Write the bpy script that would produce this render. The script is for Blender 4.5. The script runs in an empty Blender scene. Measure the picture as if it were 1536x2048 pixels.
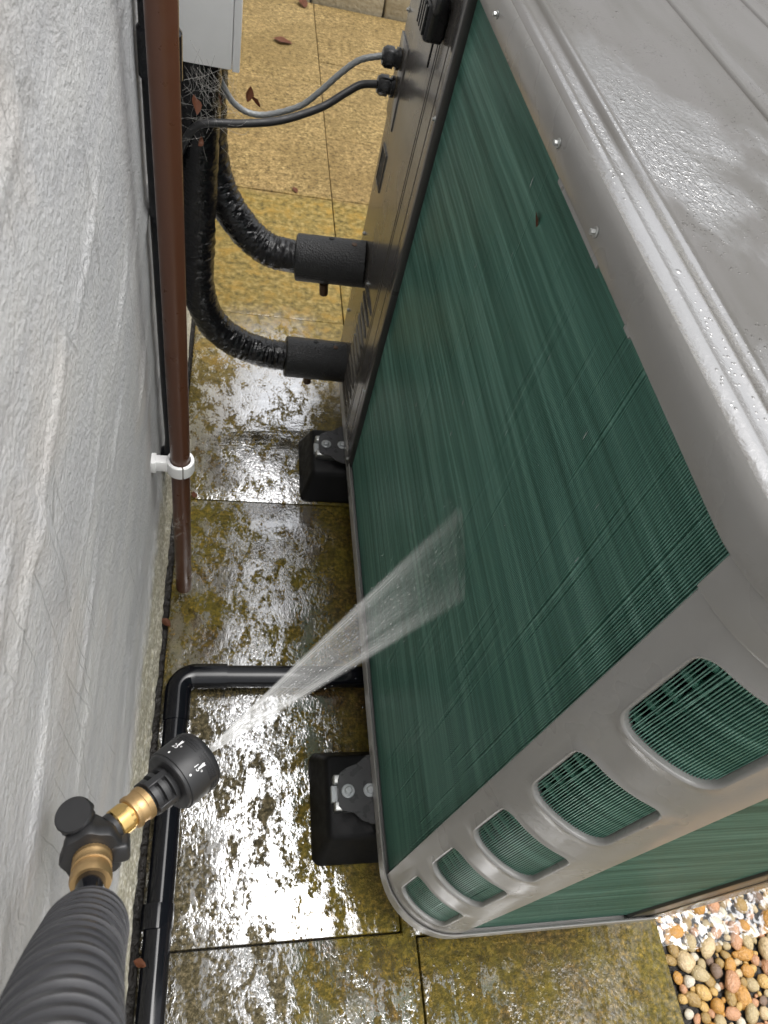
import bpy, bmesh, math, random
from mathutils import Vector, Matrix, noise
random.seed(7)
R = math.radians
SC = bpy.context.scene
COL = SC.collection

# ------------------------------------------------------------------ camera
cd = bpy.data.cameras.new('camera'); cam = bpy.data.objects.new('camera', cd); COL.objects.link(cam)
right = Vector((0.97379467, -0.09466187, 0.20679231))
down = Vector((0.04684484, -0.80627814, -0.58967884))
fwd = Vector((0.22255223, 0.58391326, -0.78071493))
M = Matrix((right, -down, -fwd)).transposed().to_4x4(); M.translation = (0, 0, 1.2992)
cam.matrix_world = M
cd.sensor_width = 36; cd.sensor_fit = 'AUTO'; cd.lens = 1427.24 / 2048 * 36
cd.clip_start = 0.01; cd.clip_end = 300
cd.dof.use_dof = True; cd.dof.focus_distance = 0.75; cd.dof.aperture_fstop = 16
SC.camera = cam

# ------------------------------------------------------------------ sky, sun, exposure
w = bpy.data.worlds.new('World'); SC.world = w; w.use_nodes = True
nt = w.node_tree; nt.nodes.clear()
SUN_EL, SUN_AZ = R(76), R(105)          # azimuth measured from +Y towards +X
sky = nt.nodes.new('ShaderNodeTexSky'); sky.sky_type = 'NISHITA'; sky.sun_disc = False
sky.sun_elevation = SUN_EL; sky.sun_rotation = SUN_AZ
sky.air_density = 1.0; sky.dust_density = 6.0; sky.ozone_density = 1.0
hs = nt.nodes.new('ShaderNodeHueSaturation'); hs.inputs['Saturation'].default_value = 0.12   # overcast: grey cloud light
bg = nt.nodes.new('ShaderNodeBackground'); bg.inputs['Strength'].default_value = 0.15
wo = nt.nodes.new('ShaderNodeOutputWorld')
nt.links.new(sky.outputs[0], hs.inputs['Color']); nt.links.new(hs.outputs[0], bg.inputs[0]); nt.links.new(bg.outputs[0], wo.inputs[0])
sl = bpy.data.lights.new('sun', 'SUN'); sl.energy = 0.5; sl.angle = R(40); sl.color = (1, 0.97, 0.93)
so = bpy.data.objects.new('sun', sl); COL.objects.link(so)
sdir = Vector((math.sin(SUN_AZ) * math.cos(SUN_EL), math.cos(SUN_AZ) * math.cos(SUN_EL), math.sin(SUN_EL)))
so.rotation_euler = sdir.to_track_quat('Z', 'Y').to_euler(); so.location = sdir * 10
SC.view_settings.view_transform = 'Standard'; SC.view_settings.look = 'None'
SC.view_settings.gamma = 1; SC.view_settings.use_curve_mapping = False
SC.view_settings.exposure = 0.85
SC.cycles.max_bounces = 7; SC.cycles.diffuse_bounces = 3; SC.cycles.glossy_bounces = 4; SC.cycles.transparent_max_bounces = 24

# ------------------------------------------------------------------ material helpers
class N:
    def __init__(s, name):
        s.m = bpy.data.materials.new(name); s.m.use_nodes = True
        s.t = s.m.node_tree; s.t.nodes.clear()
        s.out = s.t.nodes.new('ShaderNodeOutputMaterial')
    def n(s, typ, ins=None, **kw):
        x = s.t.nodes.new('ShaderNode' + typ)
        for k, v in kw.items(): setattr(x, k, v)
        for k, v in (ins or {}).items(): s.put(x.inputs[k], v)
        return x
    def put(s, sock, v):
        if hasattr(v, 'links') and hasattr(v, 'is_output'): s.t.links.new(v, sock)
        elif isinstance(v, bpy.types.Node): s.t.links.new(v.outputs[0], sock)
        else:
            if isinstance(v, (tuple, list)) and len(v) == 3 and sock.type == 'RGBA': v = (*v, 1)
            sock.default_value = v
    def pos(s): return s.n('NewGeometry').outputs['Position']
    def obj(s): return s.n('TexCoord').outputs['Object']
    def map(s, v, scale=(1, 1, 1), rot=(0, 0, 0), loc=(0, 0, 0)):
        return s.n('Mapping', {'Vector': v, 'Scale': scale, 'Rotation': rot, 'Location': loc}).outputs[0]
    def noise(s, v, scale=5., detail=4., rough=.5, dist=0.):
        return s.n('TexNoise', {'Vector': v, 'Scale': scale, 'Detail': detail, 'Roughness': rough, 'Distortion': dist}).outputs[0]
    def voro(s, v, scale=5., feature='F1', out=0, rnd=1.):
        return s.n('TexVoronoi', {'Vector': v, 'Scale': scale, 'Randomness': rnd}, feature=feature).outputs[out]
    def ramp(s, f, stops, interp='LINEAR'):
        r = s.n('ValToRGB', {'Fac': f}); e = r.color_ramp; e.interpolation = interp
        while len(e.elements) < len(stops): e.elements.new(.5)
        for el, (p, c) in zip(e.elements, stops):
            el.position = p
            el.color = (c, c, c, 1) if isinstance(c, (int, float)) else (*c, 1)
        return r.outputs[0]
    def mix(s, f, a, b, mode='MIX'):
        x = s.n('Mix', data_type='RGBA', blend_type=mode)
        s.put(x.inputs[0], f); s.put(x.inputs[6], a); s.put(x.inputs[7], b)
        return x.outputs[2]
    def math(s, op, a, b=0., clamp=False):
        x = s.n('Math', operation=op, use_clamp=clamp); s.put(x.inputs[0], a); s.put(x.inputs[1], b); return x.outputs[0]
    def rng(s, v, a, b, c=0., d=1.):
        return s.n('MapRange', {'Value': v, 'From Min': a, 'From Max': b, 'To Min': c, 'To Max': d}, interpolation_type='SMOOTHSTEP').outputs[0]
    def sep(s, v): return s.n('SeparateXYZ', {0: v}).outputs
    def bump(s, h, strength=.3, dist=.002, normal=None):
        ins = {'Height': h, 'Strength': strength, 'Distance': dist}
        if normal is not None: ins['Normal'] = normal
        return s.n('Bump', ins).outputs[0]
    def bsdf(s, col=(.5, .5, .5), rough=.5, metal=0., normal=None, spec=.5, coat=0., coat_rough=.05, **extra):
        ins = {'Base Color': col, 'Roughness': rough, 'Metallic': metal, 'Specular IOR Level': spec, 'Coat Weight': coat, 'Coat Roughness': coat_rough}
        if normal is not None: ins['Normal'] = normal
        ins.update(extra)
        return s.n('BsdfPrincipled', ins)
    def done(s, sh): s.put(s.out.inputs[0], sh); return s.m

MAT = {}
def simple(name, col, rough=.5, metal=0., bump_scale=0., bump_str=.2, dist=.001, var=.12, spec=.5, coat=0.):
    a = N(name); o = a.obj()
    nz = a.noise(o, 35, 5, .6)
    c = a.mix(a.math('MULTIPLY', nz, 1.0), tuple(x * (1 - var) for x in col), tuple(min(1, x * (1 + var)) for x in col))
    rr = a.rng(a.noise(o, 60, 4), .3, .7, rough * .8, min(1, rough * 1.25))
    nm = a.bump(a.noise(o, bump_scale, 4, .6), bump_str, dist) if bump_scale else None
    MAT[name] = a.done(a.bsdf(c, rr, metal, nm, spec, coat)); return MAT[name]

simple('brown_plastic', (.090, .036, .019), .34, var=.05)
simple('black_plastic', (.006, .0065, .009), .10, bump_scale=60, bump_str=.03, dist=.0004, spec=.4)
simple('black_matte', (.022, .022, .023), .5, bump_scale=300, bump_str=.25, dist=.0004)
simple('nozzle_black', (.018, .018, .019), .40, bump_scale=500, bump_str=.1, dist=.0002)
simple('grip_rubber', (.032, .032, .036), .45, bump_scale=500, bump_str=.15, dist=.0003)
simple('foot_rubber', (.006, .006, .0065), .42, bump_scale=600, bump_str=.5, dist=.0008, spec=.18)
simple('white_plastic', (.88, .88, .87), .35, bump_scale=30, bump_str=.03, var=.04)
simple('galvanised', (.50, .51, .50), .34, 1.0, bump_scale=120, bump_str=.1)
simple('zinc_grey', (.42, .44, .45), .4, .6)
simple('bracket_grey', (.05, .05, .052), .3)
simple('grey_cable', (.20, .21, .21), .4, .2)
simple('mark_white', (.85, .85, .85), .5, var=.02)
simple('interior_dark', (.006, .007, .007), .7)
simple('gland_black', (.010, .010, .011), .25)
simple('copper_brown', (.10, .055, .03), .4, .3)

# brass
a = N('brass'); o = a.obj()
MAT['brass'] = a.done(a.bsdf(a.mix(a.noise(o, 60), (.78, .50, .16), (.90, .64, .27)), .2, 1.0, a.bump(a.noise(o, 300), .05, .0003)))
a = N('brass_dull'); o = a.obj()
MAT['brass_dull'] = a.done(a.bsdf(a.mix(a.noise(o, 60), (.42, .27, .12), (.58, .40, .20)), .42, .85, a.bump(a.noise(o, 500), .2, .0004)))

# taped pipe insulation: glossy wrinkled black film
a = N('tape_black'); o = a.pos()
wr = a.noise(a.map(o, (1, 1, 1.6)), 38, 5, .6, 1.2); w2 = a.voro(a.map(o, (1, 1, 2.2)), 75)
MAT['tape_black'] = a.done(a.bsdf((.006, .006, .007), .11, 0, a.bump(a.math('ADD', wr, a.math('MULTIPLY', w2, .25)), .55, .007), .5))
a = N('foam_black'); o = a.pos()
fb = a.math('ADD', a.voro(o, 260), a.noise(o, 400, 3))
MAT['foam_black'] = a.done(a.bsdf(a.mix(a.noise(o, 90), (.008, .008, .009), (.028, .029, .030)), .42, 0, a.bump(fb, .7, .0016)))

# grey painted sheet metal, wet: fine droplets and dull run marks
def paint(name, col, rough, drops=.25, run=.0):
    a = N(name); o = a.pos()
    d1 = a.voro(o, 210); d2 = a.voro(o, 90)
    dm = a.math('MULTIPLY', a.rng(d1, .34, .12), a.rng(a.noise(o, 14, 3), .48, .62))
    dm2 = a.math('MULTIPLY', a.rng(d2, .20, .06), a.rng(a.noise(o, 9, 3), .5, .6))
    h = a.math('ADD', a.math('MULTIPLY', dm, .6), dm2)
    wav = a.noise(a.map(o, (1, 1, .5)), 9, 3)
    nm = a.bump(wav, .03, .01)
    nm = a.bump(h, drops, .0012, nm)
    dirt = a.noise(a.map(o, (1.0, 1.0, .35)), 26, 6, .7)
    c = a.mix(a.rng(dirt, .3, .8, 0, .3), col, tuple(x * .86 for x in col))
    rr = a.rng(a.noise(o, 11, 3, .5), .2, .8, rough * .85, rough * 1.25)
    MAT[name] = a.done(a.bsdf(c, rr, 0, nm, .5, .12, .06)); return a
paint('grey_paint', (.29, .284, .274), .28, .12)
paint('panel_paint', (.080, .074, .068), .24, .12)
paint('dark_channel', (.045, .044, .043), .3, .1)

# roof: wet sheet, water film with ripples and beads
a = N('grey_paint_dimmed'); o = a.pos(); sx = a.sep(o)
up = a.rng(a.sep(a.n('NewGeometry').outputs['Normal'])[2], .93, .995)
film = a.noise(a.map(o, (2.6, 1.1, 1), (0, 0, R(14))), 3.0, 5, .6, .5)
wet = a.math('MULTIPLY', a.math('MULTIPLY', a.rng(film, .45, .60), a.rng(sx[1], .92, .50)), up)
ledge = a.math('MULTIPLY', a.rng(a.math('ADD', sx[0], a.math('MULTIPLY', film, .02)), .322, .306), a.rng(a.math('ADD', sx[1], a.math('MULTIPLY', film, .3)), .82, .55))
ledge = a.math('MAXIMUM', ledge, a.math('MULTIPLY', a.rng(a.math('ADD', sx[1], a.math('MULTIPLY', film, .3)), .48, .36), .8))
wet = a.math('MAXIMUM', wet, a.math('MULTIPLY', a.math('MULTIPLY', ledge, 1.0), a.rng(a.sep(a.n('NewGeometry').outputs['Normal'])[2], .6, .9)))
rip = a.noise(a.map(o, (1.8, 1, 1), (0, 0, R(20))), 120, 4, .6, .9)
beads = a.math('MULTIPLY', a.rng(a.voro(o, 230), .28, .08), a.rng(a.noise(o, 22, 3), .46, .6))
big = a.math('MULTIPLY', a.rng(a.voro(o, 48), .13, .05), a.rng(a.noise(o, 7, 2), .52, .6))
h = a.math('ADD', a.math('MULTIPLY', rip, a.math('MULTIPLY', wet, a.math('SUBTRACT', 1.0, a.math('MULTIPLY', ledge, .85)))), a.math('MULTIPLY', a.math('ADD', a.math('MULTIPLY', beads, .45), a.math('MULTIPLY', big, .9)), up))
nm = a.bump(h, .75, .0035)
fine = a.math('MULTIPLY', a.noise(a.map(o, (1, 3.0, 1), (0, 0, R(-8))), 90, 3), up)
nm = a.bump(fine, .05, .002, nm)
rr = a.math('SUBTRACT', .46, a.math('MULTIPLY', wet, .34))
c = a.mix(a.rng(a.noise(a.map(o, (4, .7, 1)), 6, 5), .4, .7), (.110, .104, .097), (.088, .083, .073))  # the skirt's grey paint, colour darkened to offset the skylight on top
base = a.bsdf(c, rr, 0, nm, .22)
gl = a.n('BsdfGlossy', {'Color': (1, 1, 1), 'Roughness': .05, 'Normal': nm})
MAT['grey_paint_dimmed'] = a.done(a.n('MixShader', {0: a.math('ADD', a.math('MULTIPLY', wet, .42), .04), 1: base.outputs[0], 2: gl.outputs[0]}))

# coil fins: green coated aluminium, tonal bands along the tube rows
a = N('coil_green'); o = a.pos(); sx = a.sep(o)
band = a.noise(a.map(o, (1.5, .8, 44)), 1.0, 6, .72, .3)
band2 = a.noise(a.map(o, (3, 2.4, 150)), 1.0, 4, .65)
grit = a.noise(o, 420, 2)
t = a.math('ADD', a.math('MULTIPLY', band, .52), a.math('MULTIPLY', band2, .48))
c = a.ramp(t, [(.38, (.054, .155, .118)), (.5, (.118, .280, .222)), (.62, (.235, .455, .378))])
c = a.mix(a.rng(grit, .55, .8, 0, .7), c, (.11, .25, .195))
MAT['coil_green'] = a.done(a.bsdf(c, .36, .1, a.bump(a.noise(a.map(o, (1, 1, .3)), 300, 2), .15, .0005), .6))
a = N('tube_green'); o = a.pos()
MAT['tube_green'] = a.done(a.bsdf((.075, .33, .225), .3, .2, None, .6))

# rendered house wall
a = N('wall_render'); o = a.pos(); sx = a.sep(o)
g1 = a.noise(o, 210, 3, .55); g2 = a.noise(a.map(o, (1, .5, 1), (R(35), 0, 0)), 60, 7, .72, .6); g3 = a.noise(a.map(o, (1, .3, 1.0), (R(12), 0, 0)), 18, 6, .62, .5)
vor = a.voro(o, 300)
h = a.math('ADD', a.math('MULTIPLY', g1, .95), a.math('ADD', g2, a.math('MULTIPLY', g3, .5)))
c = a.mix(a.rng(g3, .35, .7), (.515, .515, .52), (.585, .582, .573))
c = a.mix(a.rng(a.noise(o, 4.5, 4, .6), .54, .74, 0, .32), c, (.60, .53, .46))
c = a.mix(a.rng(g2, .60, .78, 0, .6), c, (.74, .73, .69))
ck = a.voro(a.map(a.mix(.012, o, a.n('TexNoise', {'Vector': o, 'Scale': 9., 'Detail': 4.}).outputs[1]), (1, 14, 1.5), (R(-24), 0, 0)), 2.2, 'DISTANCE_TO_EDGE')
ck = a.math('MULTIPLY', a.rng(ck, .022, .004), a.rng(a.noise(o, 6, 3), .52, .62))
c = a.mix(a.math('MULTIPLY', ck, .28), c, (.22, .21, .20))
c = a.mix(a.rng(a.noise(o, 55, 6, .7), .70, .76, 0, .35), c, (.22, .19, .15))
low = a.rng(a.math('ADD', sx[2], a.math('MULTIPLY', a.noise(o, 14, 4), .10)), .335, .265)
lowc = a.mix(a.rng(a.noise(o, 160, 4), .4, .65), (.46, .425, .31), (.78, .75, .64))
c = a.mix(low, c, lowc)
MAT['wall_render'] = a.done(a.bsdf(c, .72, 0, a.bump(a.math('SUBTRACT', h, a.math('MULTIPLY', ck, .35)), .62, .0034), .35))

# paving slabs
def slab_mat():
    a = N('slab_stone'); o = a.pos(); sx = a.sep(o)
    X, Y = sx[0], sx[1]
    flat = a.n('CombineXYZ', {0: X, 1: Y, 2: 0.0}).outputs[0]
    rnd = a.n('ObjectInfo').outputs['Random']
    n0 = a.noise(flat, 300, 3, .6); n1 = a.noise(flat, 120, 5, .7); n2 = a.noise(flat, 22, 5, .6); n3 = a.noise(flat, 6, 4, .6); n4 = a.noise(flat, 55, 4, .65)
    # dry buff stone, further along the passage
    dry = a.ramp(a.math('ADD', a.math('MULTIPLY', n4, .42), a.math('ADD', a.math('MULTIPLY', n1, .36), a.math('MULTIPLY', n0, .22))), [(.36, (.085, .055, .02)), (.46, (.21, .145, .055)), (.55, (.37, .265, .11)), (.67, (.56, .43, .21))])
    dry = a.mix(a.rng(n3, .35, .7, 0, .6), dry, a.mix(n2, (.36, .21, .05), (.34, .27, .15)))
    dry = a.mix(a.rng(n2, .46, .68, 0, .65), dry, (.17, .108, .036))
    dry = a.mix(a.rng(a.noise(flat, 2.3, 5, .65), .42, .62, 0, .6), dry, (.20, .135, .048))
    spk = a.ramp(a.math('ADD', a.math('MULTIPLY', n4, .5), a.math('MULTIPLY', n1, .5)), [(.38, .34), (.47, .72), (.55, 1.0), (.66, 1.25)])
    dry = a.mix(.9, dry, spk, 'MULTIPLY')
    # wet, algae-covered stone
    alg = a.ramp(n1, [(.32, (.030, .025, .004)), (.47, (.100, .078, .009)), (.58, (.215, .150, .018)), (.70, (.42, .28, .05)), (.82, (.62, .45, .15))])
    alg2 = a.ramp(n1, [(.38, (.022, .014, .005)), (.52, (.085, .050, .016)), (.64, (.26, .15, .045)), (.74, (.5, .33, .13))])
    alg3 = a.ramp(n4, [(.36, (.030, .028, .004)), (.52, (.11, .092, .010)), (.68, (.27, .21, .03))])
    alg = a.mix(a.rng(n3, .40, .66), alg, alg2)
    alg = a.mix(a.rng(n2, .36, .70, 0, .7), alg, alg3)
    edge = a.math('ADD', Y, a.math('MULTIPLY', a.math('SUBTRACT', n3, .5), .10))
    mid = a.ramp(n4, [(.36, (.085, .062, .014)), (.5, (.20, .145, .036)), (.66, (.36, .27, .10))])
    mid = a.mix(a.rng(n2, .45, .68, 0, .7), mid, (.34, .20, .03))
    grey = a.ramp(n1, [(.36, (.022, .018, .012)), (.5, (.085, .072, .045)), (.66, (.24, .20, .13)), (.76, (.42, .36, .25))])
    gm = a.math('MULTIPLY', a.rng(a.math('ADD', X, a.math('MULTIPLY', a.math('SUBTRACT', n3, .5), .14)), .16, .10), a.rng(Y, .62, .48))
    alg = a.mix(a.math('MULTIPLY', gm, .85), alg, grey)
    c = a.mix(a.rng(edge, 1.15, 1.5), alg, mid)
    c = a.mix(a.rng(edge, 2.24, 2.30), c, dry)
    c = a.mix(a.math('MULTIPLY', rnd, .35), c, a.mix(.5, c, (.16, .125, .05)))
    # water film: a sheet pierced by standing grit, running off between wall and unit
    f1 = a.noise(a.map(flat, (1.5, .8, 1), (0, 0, R(18))), 26, 4, .6, .8)
    f2 = a.noise(a.map(flat, (1.25, .85, 1), (0, 0, R(18))), 150, 3, .6, .35)
    lvl = a.math('ADD', a.math('MULTIPLY', f1, .60), a.math('MULTIPLY', f2, .40))
    wallside = a.rng(X, -.03, .06, -.03, .0)
    lvl = a.math('ADD', a.math('ADD', a.math('ADD', lvl, a.rng(n3, .3, .7, -.05, .06)), wallside), a.rng(Y, .55, .35, 0, -.022))
    film = a.rng(lvl, .415, .535)
    reach = a.rng(edge, 1.72, 1.36)
    right = a.rng(a.math('ADD', X, a.math('MULTIPLY', a.math('SUBTRACT', n2, .5), .16)), .27, .16, .10, 1)
    front = a.rng(Y, .16, .09)                       # spilling out past the end of the unit
    right = a.math('MAXIMUM', right, a.math('MULTIPLY', a.math('MULTIPLY', front, a.rng(X, .55, .38)), a.rng(lvl, .47, .52, 0, .8)))
    film = a.math('MULTIPLY', a.math('MULTIPLY', film, reach), right)
    ripple = a.noise(a.map(flat, (1.5, .8, 1), (0, 0, R(18))), 60, 3, .55, 1.0)
    far = a.noise(a.map(flat, (.55, 2.0, 1), (0, 0, R(8))), 17, 2, .5, .8)
    hgt = a.math('ADD', a.math('MULTIPLY', ripple, a.rng(Y, 1.2, .9, .35, 1.)), a.math('MULTIPLY', far, a.rng(Y, .95, 1.25, .5, 3.2)))
    calm = a.rng(a.noise(a.map(flat, (1.2, .9, 1), (0, 0, R(18))), 9, 3, .55), .40, .60, .10, .30)
    nf = a.bump(a.math('ADD', hgt, a.math('MULTIPLY', lvl, 2.6)), calm, .0045)
    nr = a.bump(a.math('ADD', a.math('ADD', n1, n0), a.math('MULTIPLY', n2, 1.2)), .7, .0045)
    wetness = a.rng(edge, 2.35, 1.9)
    base = a.bsdf(c, a.math('SUBTRACT', .80, a.math('MULTIPLY', wetness, .38)), 0, nr, .22)
    gl = a.n('BsdfGlossy', {'Color': (.97, .98, 1), 'Roughness': .03, 'Normal': nf})
    MAT['slab_stone'] = a.done(a.n('MixShader', {0: a.math('MULTIPLY', film, a.rng(Y, .9, 1.15, .56, .78)), 1: base.outputs[0], 2: gl.outputs[0]}))
slab_mat()

a = N('soil_dark'); o = a.pos()
MAT['soil_dark'] = a.done(a.bsdf(a.mix(a.noise(o, 60, 5), (.006, .005, .004), (.025, .02, .015)), .45, 0, a.bump(a.noise(o, 90, 5), 1., .01)))
a = N('ground_far'); o = a.pos()
MAT['ground_far'] = a.done(a.bsdf(a.mix(a.noise(o, 6, 6), (.10, .085, .05), (.20, .17, .10)), .8, 0, a.bump(a.noise(o, 40, 5), .6, .02)))
a = N('gravel_soil'); o = a.pos()
MAT['gravel_soil'] = a.done(a.bsdf(a.mix(a.noise(o, 120, 5), (.10, .06, .03), (.30, .20, .11)), .4, 0, a.bump(a.voro(o, 140), 1., .008)))
a = N('kerb_stone'); o = a.pos()
MAT['kerb_stone'] = a.done(a.bsdf(a.mix(a.noise(o, 45, 6, .65), (.20, .16, .09), (.46, .40, .28)), .8, 0, a.bump(a.noise(o, 60, 5), .6, .008)))
a = N('pebble'); o = a.obj(); rnd = a.n('ObjectInfo').outputs['Random']
c = a.ramp(rnd, [(0, (.50, .25, .05)), (.18, (.58, .37, .12)), (.33, (.46, .36, .19)), (.48, (.34, .22, .07)), (.6, (.60, .46, .26)), (.74, (.20, .13, .09)), (.82, (.52, .27, .14)), (.93, (.66, .60, .48))], 'CONSTANT')
c = a.mix(a.rng(a.noise(o, 3.5, 6, .7), .30, .60), a.mix(.35, c, (.1, .06, .02)), c)
MAT['pebble'] = a.done(a.bsdf(c, .22, 0, a.bump(a.noise(o, 4, 4), .35, .06), .5, .2, .12))
a = N('dry_leaf'); o = a.obj()
MAT['dry_leaf'] = a.done(a.bsdf(a.mix(a.noise(o, 120, 4), (.10, .035, .018), (.26, .09, .035)), .6, 0, a.bump(a.noise(o, 300), .4, .001)))
a = N('cobweb')
sh = a.n('MixShader', {0: .38, 1: a.n('BsdfTransparent').outputs[0], 2: a.bsdf((.62, .60, .56), .8).outputs[0]})
MAT['cobweb'] = a.done(sh)
# standing water
a = N('water_film'); o = a.pos()
nm = a.bump(a.noise(o, 35, 2, .5, .6), .25, .004)
gl = a.n('BsdfGlossy', {'Color': (1, 1, 1), 'Roughness': .03, 'Normal': nm})
tr = a.n('BsdfTransparent', {'Color': (.93, .94, .93)})
fac = a.math('MULTIPLY', a.rng(a.noise(o, 60, 3, .55, 1.2), .46, .60, .10, 1.), .30)
MAT['water_film'] = a.done(a.n('MixShader', {0: fac, 1: tr.outputs[0], 2: gl.outputs[0]}))
a = N('water_drop')
MAT['water_drop'] = a.done(a.bsdf((.9, .92, .93), .05, 0, None, .6, **{'Transmission Weight': .8, 'IOR': 1.33}))
a = N('drop_white'); MAT['drop_white'] = a.done(a.n('MixShader', {0: .55, 1: a.n('BsdfTransparent').outputs[0], 2: a.bsdf((.8, .81, .81), .1, 0, None, .8).outputs[0]}))
# fan of spray: streaks run along the flow (attributes: across, along)
a = N('spray_water')
ac = a.n('Attribute', attribute_name='across').outputs['Fac']; al = a.n('Attribute', attribute_name='along').outputs['Fac']
v = a.n('CombineXYZ', {0: a.math('MULTIPLY', ac, 16.), 1: a.math('MULTIPLY', al, 1.6), 2: 0.}).outputs[0]
st = a.noise(v, 1.6, 6, .7)
v2 = a.n('CombineXYZ', {0: a.math('MULTIPLY', ac, 70.), 1: a.math('MULTIPLY', al, 7.), 2: 4.}).outputs[0]
st2 = a.noise(v2, 1.0, 4, .7)
edge = a.math('ABSOLUTE', a.math('SUBTRACT', a.math('MULTIPLY', ac, 2.), 1.))      # 1 at the two borders
bord = a.math('MULTIPLY', a.rng(edge, .45, .78), a.rng(edge, .98, .80))
soft = a.rng(edge, .99, .70)
alpha = a.math('ADD', a.math('MULTIPLY', a.rng(a.math('ADD', a.math('MULTIPLY', st, .65), a.math('MULTIPLY', st2, .35)), .36, .68), .22), .03)
alpha = a.math('ADD', a.math('MULTIPLY', alpha, soft), a.math('MULTIPLY', bord, .15))
alpha = a.math('ADD', alpha, a.math('MULTIPLY', a.math('MULTIPLY', a.rng(al, .40, .0), soft), .22))
alpha = a.math('MULTIPLY', alpha, a.math('ADD', a.rng(al, .985, .45, .50, 1), a.rng(al, .965, .99, 0, .35)), True)
df = a.n('AddShader', {0: a.n('BsdfDiffuse', {'Color': (.5, .5, .49)}).outputs[0], 1: a.n('BsdfTranslucent', {'Color': (.35, .35, .35)}).outputs[0]})
MAT['spray_water'] = a.done(a.n('MixShader', {0: alpha, 1: a.n('BsdfTransparent').outputs[0], 2: df.outputs[0]}))

# ------------------------------------------------------------------ mesh helpers
def link(name, me, mat, parent=None, smooth=True):
    o = bpy.data.objects.new(name, me); COL.objects.link(o)
    if mat and not me.materials: me.materials.append(MAT[mat] if isinstance(mat, str) else mat)
    if parent: o.parent = parent
    return o
def bm_mesh(name, bm, smooth=True, angle=40):
    bmesh.ops.recalc_face_normals(bm, faces=bm.faces)
    me = bpy.data.meshes.new(name); bm.to_mesh(me); bm.free()
    if smooth:
        me.polygons.foreach_set('use_smooth', [True] * len(me.polygons))
        me.set_sharp_from_angle(angle=R(angle))
    return me
def mk(name, bm, mat, parent=None, smooth=True, angle=40): return link(name, bm_mesh(name, bm, smooth, angle), mat, parent)
def tag(o, label=None, cat=None, group=None, kind=None):
    if label: o['label'] = label
    if cat: o['category'] = cat
    if group: o['group'] = group
    if kind: o['kind'] = kind
    return o
def empty(name, loc=(0, 0, 0)):
    e = bpy.data.objects.new(name, None); e.location = loc; e.empty_display_size = .05; COL.objects.link(e); return e
def child(o, e):                      # parent keeping the world-space mesh where it is
    o.parent = e; o.matrix_parent_inverse = Matrix.Translation(e.location).inverted(); return o
def add_box(bm, x0, x1, y0, y1, z0, z1, bev=0., seg=2, mat=None):
    r = bmesh.ops.create_cube(bm, size=1)
    vs = r['verts']
    T = Matrix.Translation(((x0 + x1) / 2, (y0 + y1) / 2, (z0 + z1) / 2)) @ Matrix.Diagonal((x1 - x0, y1 - y0, z1 - z0, 1))
    if mat is not None: T = mat @ T
    bmesh.ops.transform(bm, matrix=T, verts=vs)
    if bev:
        es = list({e for v in vs for e in v.link_edges})
        bmesh.ops.bevel(bm, geom=es, offset=bev, segments=seg, affect='EDGES', profile=.5)
def box(name, b, mat, parent=None, bev=.002, seg=2):
    bm = bmesh.new(); add_box(bm, *b, bev, seg); return mk(name, bm, mat, parent)
def frames(path):
    pts = [Vector(p) for p in path]; out = []
    t = (pts[1] - pts[0]).normalized()
    n = t.orthogonal().normalized()
    for i, p in enumerate(pts):
        if i == 0: t2 = (pts[1] - pts[0])
        elif i == len(pts) - 1: t2 = (pts[-1] - pts[-2])
        else: t2 = (pts[i + 1] - pts[i - 1])
        t2.normalize()
        q = t.rotation_difference(t2); n = q @ n; n = (n - t2 * n.dot(t2)).normalized(); t = t2
        out.append((p, t.copy(), n.copy(), t.cross(n)))
    return out
def add_tube(bm, path, r, seg=16, cap=True, rfun=None):
    fr = frames(path); rings = []
    for i, (p, t, n, b) in enumerate(fr):
        rr = r[i] if isinstance(r, (list, tuple)) else r
        ring = []
        for k in range(seg):
            A = 2 * math.pi * k / seg
            q = rr if rfun is None else rfun(i, A, rr)
            ring.append(bm.verts.new(p + (n * math.cos(A) + b * math.sin(A)) * q))
        rings.append(ring)
    for i in range(len(rings) - 1):
        for k in range(seg):
            bm.faces.new((rings[i][k], rings[i][(k + 1) % seg], rings[i + 1][(k + 1) % seg], rings[i + 1][k]))
    if cap: bm.faces.new(rings[0][::-1]); bm.faces.new(rings[-1])
    return rings
def tube(name, path, r, mat, parent=None, seg=16, cap=True, rfun=None):
    bm = bmesh.new(); add_tube(bm, path, r, seg, cap, rfun); return mk(name, bm, mat, parent)
def add_lathe(bm, origin, axis, prof, seg=32, rfun=None):
    """prof: list of (distance along axis, radius); closed at both ends"""
    ax = Vector(axis).normalized(); n = ax.orthogonal().normalized(); b = ax.cross(n); O = Vector(origin)
    rings = []
    for i, (d, r) in enumerate(prof):
        rings.append([bm.verts.new(O + ax * d + (n * math.cos(2 * math.pi * k / seg) + b * math.sin(2 * math.pi * k / seg)) * (r if rfun is None else rfun(i, k, r))) for k in range(seg)])
    for i in range(len(rings) - 1):
        for k in range(seg):
            bm.faces.new((rings[i][k], rings[i][(k + 1) % seg], rings[i + 1][(k + 1) % seg], rings[i + 1][k]))
    bm.faces.new(rings[0][::-1]); bm.faces.new(rings[-1])
def lathe(name, origin, axis, prof, mat, parent=None, seg=32, rfun=None, angle=35):
    bm = bmesh.new(); add_lathe(bm, origin, axis, prof, seg, rfun); return mk(name, bm, mat, parent, angle=angle)
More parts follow.
